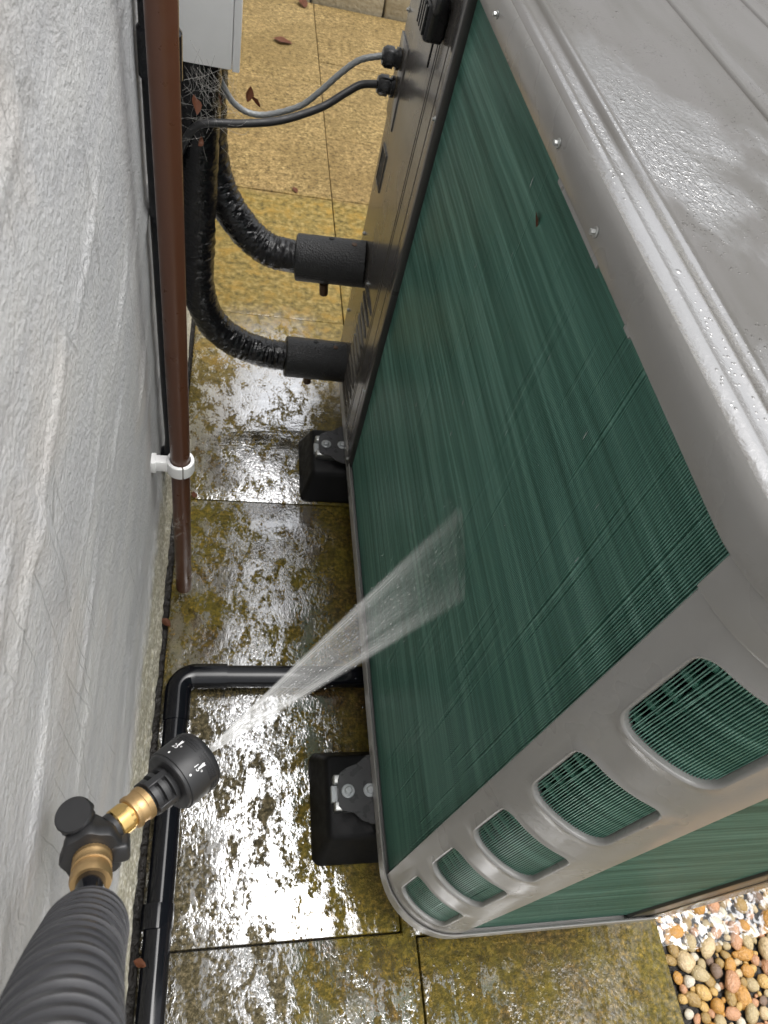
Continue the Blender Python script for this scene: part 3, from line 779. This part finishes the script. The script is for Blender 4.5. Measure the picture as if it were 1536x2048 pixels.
# ------------------------------------------------------------------ drain pipe on the ground
e = tag(empty('drain_pipe', (-.06, .5, 0)), 'black plastic drain pipe along the wall base turning under the unit', 'drain pipe')
rp = .0205; zc = .023; xp_ = -.060; yp_ = .556
elb = [(xp_ + (1 - math.cos(A)) * .030 * 1.0, yp_ - .030 + math.sin(A) * .030, zc) for A in [math.pi / 2 * k / 10 for k in range(11)]]
child(tube('pipe', [(xp_ - .012, -1.1, zc), (xp_, yp_ - .05, zc)], rp, 'black_plastic', None, 32), e)
child(tube('pipe', [(xp_ + .04, yp_, zc), (.46, yp_ - .004, zc)], rp, 'black_plastic', None, 32), e)
bm = bmesh.new(); add_tube(bm, [(xp_, yp_ - .085, zc)] + elb + [(xp_ + .085, yp_, zc)], rp + .0026, 32)
child(mk('elbow', bm, 'black_plastic', angle=50), e)
child(lathe('coupling', (xp_ - .0046, .186, zc), (-.007, -1, 0), [(0, rp + .0003), (0.0005, rp + .0035), (.008, rp + .0042), (.034, rp + .0036), (.035, rp + .0003)], 'black_plastic', None, 32), e)

# ------------------------------------------------------------------ brown overflow pipe and its white clip
PY, PX = .735, -.0638
e = tag(empty('overflow_pipe', (PX, PY, .03)), 'brown plastic waste pipe hanging upright by the wall', 'pipe')
bm = bmesh.new()
ri, ro, zb0 = .0128, .0146, .040
add_tube(bm, [(PX, PY, zb0), (PX - .0006, PY, .40), (PX - .0045, PY, .80), (PX - .0085, PY, 1.10), (PX - .013, PY, 1.6), (PX - .02, PY, 2.6)], ro, 32, cap=False)
add_tube(bm, [(PX, PY, zb0), (PX, PY, .10)], ri, 32, cap=False)
v0 = [v for v in bm.verts if abs(v.co.z - zb0) < .0008]
ang = lambda v: math.atan2(v.co.y - PY, v.co.x - PX)
o_ = sorted([v for v in v0 if (v.co.xy - Vector((PX, PY))).length > .0137], key=ang)
i_ = sorted([v for v in v0 if (v.co.xy - Vector((PX, PY))).length <= .0137], key=ang)
for k in range(32): bm.faces.new((o_[k], o_[(k + 1) % 32], i_[(k + 1) % 32], i_[k]))
child(mk('tube', bm, 'brown_plastic'), e)
e = tag(empty('pipe_clip', (PX, PY, .41)), 'white plastic clip holding the brown pipe to the wall', 'pipe clip')
bm = bmesh.new(); cx, cy, z0, z1 = PX - .0006, PY, .402, .426
gap = R(3)
def clip_pt(A, r, z): return Vector((cx + r * math.cos(A), cy + r * math.sin(A), z))
a0 = -math.pi / 2 + .25 + gap; a1 = a0 + 2 * math.pi - 2 * gap; n = 44; loops = []
for k in range(n + 1):
    A = a0 + (a1 - a0) * k / n; loops.append([clip_pt(A, .0150, z0), clip_pt(A, .0205, z0), clip_pt(A, .0212, z0 + .003), clip_pt(A, .0208, z1 - .001), clip_pt(A, .0198, z1), clip_pt(A, .0160, z1)])
loft(bm, loops); child(mk('ring', bm, 'white_plastic', angle=35), e)
bm = bmesh.new(); add_box(bm, XW - .004, cx - .0185, cy - .008, cy + .008, z0 + .001, z1 - .001, .002, 2); add_box(bm, XW - .004, XW + .007, cy - .011, cy + .011, z0, z1, .002, 2)
child(mk('stem', bm, 'white_plastic'), e)

# black pipe close to the wall behind it
e = tag(empty('wall_pipe', (-.085, .82, .28)), 'black upright pipe against the wall, half hidden behind the brown pipe', 'pipe')
child(tube('pipe', spline([(-.125, .848, .285), (-.098, .845, .30), (-.0795, .842, .335), (-.0805, .84, .5), (-.084, .84, .93), (-.085, .84, 1.6)], 8), .020, 'black_plastic', None, 24), e)
child(lathe('collar', (-.084, .84, .93), (0, 0, 1), [(0, .0205), (.001, .0228), (.045, .0228), (.048, .0205)], 'black_plastic', None, 24), e)

# ------------------------------------------------------------------ white trunking
e = tag(empty('trunking', (-.05, 1.33, .78)), 'white plastic trunking box on the wall above the black pipes', 'trunking')
child(box('cover', (XW - .002, -.0165, 1.255, 1.42, .775, 2.4), 'white_plastic', None, .003), e)
child(box('lid', (-.0160, -.004, 1.257, 1.418, .772, 2.4), 'white_plastic', None, .0025), e)

# ------------------------------------------------------------------ insulated flow and return pipes
def wrinkle(seed, amp=.0022):
    def f(i, A, r):
        v = Vector((math.cos(A) * 1.2, math.sin(A) * 1.2, i * .33 + seed))
        return r + amp * (noise.noise(v * 1.7) + .8 * noise.noise(Vector((math.cos(A) * .6, math.sin(A) * .6, i * 1.1 + seed)))) 
    return f
def hose(label, pts, r, sleeve, seed, stub):
    e = tag(empty('insulated_pipe', sleeve[0]), label, 'insulated pipe', 'insulated pipes between wall and unit')
    child(tube('wrap', spline(pts, 22), r, 'tape_black', None, 40, True, wrinkle(seed)), e)
    (x0, y0, z0), (x1, y1, z1), rs = sleeve
    d = Vector((x1 - x0, y1 - y0, z1 - z0)); L = d.length
    def fo(i, k, rr): return rr + .0009 * noise.noise(Vector((i * .9, k * .7, seed)))
    child(lathe('foam_sleeve', (x0, y0, z0), d, [(0, r * .8), (.0005, rs * .93), (.003, rs)] + [(L * q / 12, rs) for q in range(1, 12)] + [(L, rs)], 'foam_black', None, 40, fo, 50), e)
    sx_, sy_, sz_ = stub
    child(lathe('valve_stub', (sx_, sy_, sz_), (.12, -.05, -1), [(0, .0095), (.024, .0095), (.026, .008)], 'copper_brown', None, 18), e)
    # punched holes and a pale scuff on the sleeve
    for q, (t, A) in enumerate(((.48, 100), (.80, 84))):
        c = Vector((x0, y0, z0)) + d * t; nn = Vector((0, -math.cos(R(A)), math.sin(R(A)))); nn.normalize()
        child(lathe('punch_hole', c + nn * (rs - .0035), nn, [(0, .0055), (.0045, .0055), (.0048, .0035)], 'interior_dark' if q == 0 else 'copper_brown', None, 14), e)
    return e
hose('lower black tape-wrapped pipe in front, curving from the wall to the lower foam sleeve',
     [(-.066, 1.292, .86), (-.067, 1.292, .62), (-.070, 1.290, .44), (-.068, 1.289, .33), (-.040, 1.288, .245), (.012, 1.289, .195), (.075, 1.290, .170), (.140, 1.290, .163)], .0335,
     ((.128, 1.290, .1635), (.270, 1.290, .1615), .0470), 3.1, (.186, 1.285, .118))
hose('upper black tape-wrapped pipe behind, curving from the wall to the upper foam sleeve',
     [(-.056, 1.375, .86), (-.058, 1.375, .72), (-.054, 1.372, .60), (-.034, 1.365, .515), (.010, 1.350, .45), (.068, 1.335, .41), (.140, 1.320, .408)], .0335,
     ((.128, 1.322, .4085), (.270, 1.305, .4225), .0475), 11.7, (.192, 1.300, .366))

# ------------------------------------------------------------------ cables
pts = [(.2335, 1.35, .757), (.205, 1.347, .752), (.180, 1.335, .740), (.1365, 1.315, .716), (.0678, 1.285, .697), (.002, 1.262, .692), (-.0485, 1.249, .691), (-.0690, 1.248, .683), (-.0830, 1.252, .665), (-.0975, 1.262, .628), (-.120, 1.275, .575)]
tag(tube('black_cable', spline(pts, 10), .0066, 'black_matte', None, 16), 'black round cable looping from lower gland to the wall', 'cable')
pts = [(.2335, 1.35, .803), (.196, 1.346, .791), (.1655, 1.343, .765), (.1355, 1.341, .732), (.1034, 1.340, .702), (.0522, 1.338, .680), (.0171, 1.336, .677), (-.0096, 1.335, .689), (-.0258, 1.335, .708), (-.0420, 1.335, .74), (-.05, 1.335, .80)]
sp = spline(pts, 26)
tag(tube('braided_cable', sp, .0052, 'grey_cable', None, 16, True, lambda i, A, r: r * (1 + .045 * math.sin(6 * A + i * .75) + .035 * math.sin(6 * A - i * .75))), 'grey braided cable looping from upper gland behind the black pipes', 'cable')

# ------------------------------------------------------------------ pressure lance
TIP = Vector((-.0074, .1779, .7385)); AX = Vector((.71243661, .66030084, -.23756448))
lance = tag(empty('spray_lance', TIP), 'black spray lance with brass couplings and round nozzle by the wall', 'spray lance')
def LP(o): return child(o, lance)
RH = .0236
def knurl(i, k, r): return r
head = LP(lathe('nozzle_head', TIP, -AX, [(-.0015, RH * .80), (-.001, RH * .93), (.0008, RH * .985), (.003, RH), (.0036, RH * 1.004), (.0255, RH * 1.004), (.0262, RH * .99), (.0264, RH * .95), (.0285, RH * .94), (.0292, RH * .90), (.0292, RH * .5)], 'nozzle_black', None, 72,
     lambda i, k, r: r * (1 + (.006 if k % 2 else -.006)) if i in (2, 3) else r))
# knurled grip band round the front of the head
bm = bmesh.new(); nn_ = AX.orthogonal().normalized(); bb_ = AX.cross(nn_)
for k in range(90):
    A = 2 * math.pi * k / 90
    if (k % 15) > 12: continue
    d = nn_ * math.cos(A) + bb_ * math.sin(A); t_ = AX.cross(d)
    for q in range(3):
        c = TIP - AX * (.0045 + q * .0022) + d * (RH * 1.004)
        T = Matrix((t_, AX, d)).transposed().to_4x4(); T.translation = c
        add_box(bm, -.0005, .0005, -.0008, .0008, -.0004, .00045, 0, 1, T)
o = mk('grip_band', bm, 'nozzle_black', smooth=False); o.parent = head; o.matrix_parent_inverse = head.matrix_world.inverted() if False else head.matrix_basis.inverted()
child(o, lance) if False else None
LP(lathe('nozzle_face', TIP + AX * .0005, AX, [(-.002, RH * .72), (.001, RH * .70), (.0015, RH * .3), (.005, .004), (.006, .003)], 'nozzle_black', None, 40))
# vented neck: ribs and gaps
prof = [(.029, .0135), (.0315, .0150), (.0335, .0150), (.0337, .0112), (.0365, .0112), (.0367, .0146), (.0400, .0143), (.0402, .0108), (.0430, .0108), (.0432, .0138), (.0470, .0134), (.0472, .0105), (.0505, .0105)]
LP(lathe('neck', TIP, -AX, prof, 'nozzle_black', None, 36))
bm = bmesh.new()
for k in range(4):
    A = 2 * math.pi * k / 4 + .5; d = nn_ * math.cos(A) + bb_ * math.sin(A); t_ = AX.cross(d)
    T = Matrix((t_, -AX, d)).transposed().to_4x4(); T.translation = TIP
    add_box(bm, -.0028, .0028, .030, .0475, .009, .0150, .0006, 1, T)
LP(mk('neck_rib', bm, 'nozzle_black'))
bm = bmesh.new()
A = 2.2; d = nn_ * math.cos(A) + bb_ * math.sin(A)
# knurled brass coupling
def kn(amp, rows):
    return lambda i, k, r: r * (1 + (amp if (k + i) % 2 else -amp)) if i in rows else r
pr_ = [(.0485, .0095), (.0486, .0117)] + [(.0488 + .0008 * q, .0120) for q in range(6)] + [(.0532, .0115), (.0585, .0113)] + [(.0588 + .0007 * q, .0118) for q in range(5)] + [(.0622, .0113), (.0624, .0098)]
LP(lathe('brass_coupling', TIP, -AX, pr_, 'brass_dull', None, 64, kn(.032, (2, 3, 4, 5, 6, 7, 10, 11, 12, 13, 14)), 50))
LP(lathe('brass_hex', TIP, -AX, [(.0620, .0098), (.0655, .0100), (.0657, .0108), (.0735, .0108), (.0745, .0098)], 'brass', None, 48, lambda i, k, r: r * (1 + .018 * math.cos(6 * 2 * math.pi * k / 48)) if i in (2, 3) else r, 30))
LP(lathe('black_ring', TIP, -AX, [(.0742, .0090), (.0745, .0100), (.0785, .0100), (.0787, .0086), (.0810, .0086), (.0812, .0098), (.0850, .0094), (.0855, .0070), (.0920, .0070)], 'nozzle_black', None, 36))
# pivot joint body, then the straight part towards the hand
J = Vector((-.0726, .1177, .7542)); B2 = Vector((-.0686, .0905, .7747)); D2 = (B2 - J).normalized()
def oct_(i, k, r): return r * (1 + .045 * math.cos(8 * 2 * math.pi * k / 48))
LP(lathe('pivot_body', J - D2 * .014, D2, [(0, .006), (.001, .0125), (.006, .0165), (.012, .0188), (.019, .0200), (.0245, .0198), (.026, .0185), (.0262, .0125)], 'nozzle_black', None, 48, oct_, 45))
kd = Vector((-.22, .10, .97)).normalized(); KC = Vector((-.0848, .1330, .7690))
LP(lathe('pivot_knob', KC - kd * .012, kd, [(0, .0066), (.007, .0066), (.0072, .0112), (.0105, .0122), (.0145, .0122), (.0160, .0112)], 'nozzle_black', None, 48, lambda i, k, r: r * (1 + (.05 if (k // 2) % 2 else -.04)) if i in (2, 3) else r))
LP(tube('pivot_arm', [KC - kd * .006, J + Vector((.002, .006, -.004))], [.0074, .0120], 'nozzle_black', None, 20))
bm = bmesh.new(); Tm = D2.to_track_quat('Z', 'Y').to_matrix().to_4x4(); Tm.translation = J + Vector((.0175, -.002, .002))
add_box(bm, -.006, .006, -.007, .007, -.011, .009, .003, 3, Tm); LP(mk('pivot_lug', bm, 'nozzle_black'))
S2 = J + D2 * .0120; LB = (B2 - S2).length
prof = [(0, .0105)] + [(LB * (.02 + .05 * q), .0122) for q in range(4)] + [(LB * .20, .0115), (LB * .36, .0115), (LB * .38, .0123), (LB * .46, .0123), (LB * .48, .0113), (LB * .70, .0114), (LB * .73, .0128), (LB * .86, .0130), (LB * .99, .0122), (LB, .0085)]
LP(lathe('brass_connector', S2, D2, prof, 'brass_dull', None, 64, kn(.016, (1, 2, 3, 4, 7, 8)), 50))
NK = Vector((-.0665, .0806, .7898)); G0 = Vector((-.0618, .0679, .8098))
LP(tube('neck_tube', [B2 - D2 * .003, NK, NK.lerp(G0, .6)], [.0090, .0090, .0092], 'black_plastic', None, 28))
# ribbed grip running towards the hand
gp = [NK.lerp(G0, .35), G0, Vector((-.0588, .0518, .8523)), Vector((-.0544, .0328, .9086)), Vector((-.0480, .0129, .9673)), Vector((-.0405, -.0080, 1.020)), Vector((-.0300, -.0330, 1.10)), Vector((-.015, -.062, 1.19))]
sp = spline(gp, 60); rad = []; acc = 0.
for i, p in enumerate(sp):
    if i: acc += (p - sp[i - 1]).length
    if acc < .020: r = .0092 + .0036 * acc / .020 + (.0008 if (acc / .0044) % 1 > .45 else -.0006)
    else:
        u = min(1, (acc - .020) / .034); r = .0140 + (.0212 - .0140) * math.sin(u * math.pi / 2)
        if acc > .034:
            q = (acc / .0128) % 1.; r += .0013 * max(-1, min(1, 3.2 * math.sin(2 * math.pi * q))) * min(1, (acc - .034) / .012)
    rad.append(r)
LP(tube('grip', sp, rad, 'grip_rubber', None, 48))
# hanging hole
# printed marks on the head: angle figures, fan symbols, pointer
def wrap_mark(bm_src_verts_faces, phi, along, size):
    vs_, fs_ = bm_src_verts_faces; bm = bmesh.new(); out = []
    for (u, v) in vs_:
        A = phi + (u * size) / RH; d = nn_ * math.cos(A) + bb_ * math.sin(A)
        out.append(bm.verts.new(TIP - AX * (along - v * size) + d * (RH * 1.004 + .00022)))
    for f in fs_: bm.faces.new([out[i] for i in f])
    return bm
def text_geo(s):
    cu = bpy.data.curves.new('print', 'FONT'); cu.body = s; cu.size = 1; cu.align_x = 'CENTER'; cu.resolution_u = 2
    ob = bpy.data.objects.new('print', cu); COL.objects.link(ob)
    dg = bpy.context.evaluated_depsgraph_get(); me = ob.evaluated_get(dg).to_mesh()
    g_ = ([(v.co.x, v.co.y) for v in me.vertices], [tuple(p.vertices) for p in me.polygons])
    ob.evaluated_get(dg).to_mesh_clear(); bpy.data.objects.remove(ob); bpy.data.curves.remove(cu); return g_
# phi of the side of the head that faces the camera
toc = (Vector((0, 0, 1.2992)) - TIP); toc -= AX * toc.dot(AX); toc.normalize()
PH0 = math.atan2(toc.dot(bb_), toc.dot(nn_))
# direction of +phi on screen: keep the lettering upright along the axis
def printed(s, dphi, sign):
    g_ = text_geo(s)
    for nm, geo, al_, sz in (('angle_figure', g_, .0172, .0056),
                             ('fan_symbol', ([(-.06, -.5), (.06, -.5), (.22, .5), (-.22, .5)], [(0, 1, 2, 3)]), .0120, .0062),
                             ('dot', ([(.16 * math.cos(q), .16 * math.sin(q)) for q in [k * .5236 for k in range(12)]], [tuple(range(12))]), .0225, .0056)):
        bm = wrap_mark(geo, PH0 + dphi, al_, sz); o = mk(nm, bm, 'mark_white', smooth=False); o.parent = head
        o.matrix_parent_inverse = head.matrix_basis.inverted()
printed('25°', -.80, 1); printed('15°', .22, 1)

# ------------------------------------------------------------------ water spray
E1, E2 = Vector((.272, .486, .668)), Vector((.272, .383, .625)); APX = TIP + AX * .006
NA, NL = 40, 40; dirn = ((E1 + E2) / 2 - APX).normalized(); nrm = dirn.cross((E1 - E2).normalized()).normalized()
verts, faces, ac_, al_ = [], [], [], []
for side in (1, -1):
    for j in range(NL + 1):
        t = j / NL
        for i in range(NA + 1):
            u = i / NA
            end = E2.lerp(E1, u * 1.10 - .05)
            st_ = APX + (E1 - E2).normalized() * (u - .5) * .004
            p = st_.lerp(end, t); th = (.0012 + .0045 * t) * math.sqrt(max(0., 1 - (2 * u - 1) ** 2)) + .0002
            th *= 1 + .3 * noise.noise(Vector((u * 14, t * 2, side)))
            verts.append(p + nrm * th * side); ac_.append(u); al_.append(t)
    b = 0 if side == 1 else (NL + 1) * (NA + 1)
    for j in range(NL):
        for i in range(NA):
            q = b + j * (NA + 1) + i; faces.append((q, q + 1, q + NA + 2, q + NA + 1))
me = bpy.data.meshes.new('water_spray'); me.from_pydata([tuple(v) for v in verts], [], faces); me.update()
for nm, dat in (('across', ac_), ('along', al_)):
    at = me.attributes.new(nm, 'FLOAT', 'POINT'); at.data.foreach_set('value', dat)
spray = link('water_spray', me, 'spray_water')
tag(spray, 'flat fan of white water spraying from the nozzle onto the green coil', 'water spray')
# fine mist hanging where the fan strikes the fins
a = N('mist'); vol = a.n('VolumePrincipled', {'Color': (.92, .94, .93), 'Density': 5.0, 'Anisotropy': .2}); a.put(a.out.inputs['Volume'], vol); MAT['mist'] = a.m
bm = bmesh.new(); ec = (E1 + E2) / 2; L_ = (E1 - E2).length
q_ = (E1 - E2).normalized().to_track_quat('Z', 'X').to_matrix().to_4x4(); q_.translation = ec + Vector((-.012, .002, -.002))
bmesh.ops.create_uvsphere(bm, u_segments=24, v_segments=16, radius=1, matrix=q_ @ Matrix.Diagonal((.011, .011, L_ * .60, 1)))
o = mk('mist', bm, 'mist', spray); o['kind'] = 'stuff'
bm = bmesh.new()
for k in range(380):
    t = random.uniform(.15, 1.0) ** .7; u = random.gauss(.5, .36)
    p = APX.lerp(E2.lerp(E1, u), t) + nrm * random.gauss(0, .004 + .006 * t) + Vector((0, random.gauss(0, .003), random.gauss(0, .003)))
    r = random.uniform(.00010, .00028)
    if p.x > .272: continue
    mm = Matrix.Translation(p) @ dirn.to_track_quat('Z', 'Y').to_matrix().to_4x4() @ Matrix.Diagonal((r, r, r * random.uniform(2, 9), 1))
    bmesh.ops.create_icosphere(bm, subdivisions=1, radius=1, matrix=mm)
o = mk('droplet', bm, 'drop_white', spray); o['kind'] = 'stuff'

# ------------------------------------------------------------------ dry leaves and cobweb
def leaf(name_label, p, size, rot, curl=.6, group=None):
    bm = bmesh.new(); rows = []
    for i in range(7):
        u = i / 6; wv = .32 * math.sin(math.pi * min(1, u * .98 + .01)) ** .8 * (1 + .15 * random.uniform(-1, 1)); row = []
        for s in (-1, -.5, 0, .5, 1):
            row.append(bm.verts.new((s * wv, u - .5, curl * (abs(s) * wv) ** 1.2 + .25 * curl * (u - .5) ** 2 + random.uniform(-.02, .02))))
        rows.append(row)
    for i in range(6):
        for k in range(4): bm.faces.new((rows[i][k], rows[i][k + 1], rows[i + 1][k + 1], rows[i + 1][k]))
    geom = bmesh.ops.solidify(bm, geom=bm.faces[:], thickness=.02)
    o = mk('dry_leaf', bm, 'dry_leaf'); o.location = p; o.rotation_euler = rot; o.scale = (size,) * 3
    tag(o, name_label, 'leaf', group or 'dry brown leaves'); return o
leaf('curled red-brown leaf caught in the cobweb on the black pipe', (-.072, 1.236, .722), .030, (.9, .4, .8))
leaf('brown leaf hanging clear of the pipe, just above the grey braided cable', (.0125, 1.27, .738), .024, (1.4, .3, .5))
leaf('small dark leaf resting on the grey braided cable', (.0245, 1.285, .720), .020, (1.0, .9, 2.0))
leaf('torn brown leaf stuck at the right edge of the wrapped pipe', (-.0345, 1.262, .725), .022, (1.3, -.3, 1.9))
leaf('brown leaf scrap hanging just under the black cable', (-.064, 1.238, .663), .022, (.6, 1.2, .3))
leaf('dark lens-shaped leaf lying on the dry far paving', (.164, 3.47, .006), .085, (.05, .03, 1.45), .25)
leaf('small brown leaf lying near the wet line on the paving', (.192, 2.30, .004), .030, (.1, .1, .4), .4)
leaf('orange leaf scrap on the slab joint beside the brown pipe', (-.060, .992, .003), .018, (.1, .2, .2), .4)
leaf('brown leaf scrap in the dark gap at the wall base near the pipe elbow', (-.094, .676, .004), .022, (.2, .1, .9), .5)
leaf('pinkish-brown leaf scrap at the wall base beside the drain coupling', (-.083, .108, .048), .020, (.3, .5, 1.3), .4)
leaf('reddish leaf at the far end of the paving by the edging', (.262, 3.93, .01), .075, (.2, .1, .3), .5)
leaf('brown speck of leaf stuck to the green coil under the roof edge', (.2735, .595, .9695), .016, (1.2, 0, 1.57), .2)
bm = bmesh.new()
anch = []
for k in range(95):
    if random.random() < .6:
        p0 = Vector((random.uniform(-.10, -.025), random.uniform(1.225, 1.256), random.uniform(.66, .772)))
        p1 = p0 + Vector((random.gauss(0, .022), random.gauss(0, .006), random.gauss(0, .026)))
    else:
        p0 = Vector((random.uniform(-.10, .0), 1.25, random.choice((.771, .69)) + random.uniform(-.004, .004))); p1 = Vector((random.uniform(-.08, .02), random.uniform(1.23, 1.27), random.uniform(.70, .75)))
    mid = (p0 + p1) / 2 + Vector((random.gauss(0, .006), 0, random.uniform(-.008, .001)))
    add_tube(bm, spline([p0, mid, p1], 4), random.uniform(.00010, .00026), 4, False)
tag(mk('cobweb', bm, 'cobweb'), 'tangled grey cobweb hung between the trunking and the black pipe', 'cobweb')
bm = bmesh.new()
for k in range(26):
    p0 = Vector((-.068 + random.gauss(0, .006), .719 + random.gauss(0, .002), .27 + random.gauss(0, .022))); p1 = p0 + Vector((random.uniform(-.03, .012), random.gauss(0, .004), random.gauss(0, .018)))
    add_tube(bm, spline([p0, (p0 + p1) / 2 + Vector((0, -.003, random.gauss(0, .004))), p1], 4), .00011, 4, False)
tag(mk('cobweb', bm, 'cobweb'), 'small wisp of cobweb on the brown pipe below the white clip', 'cobweb')
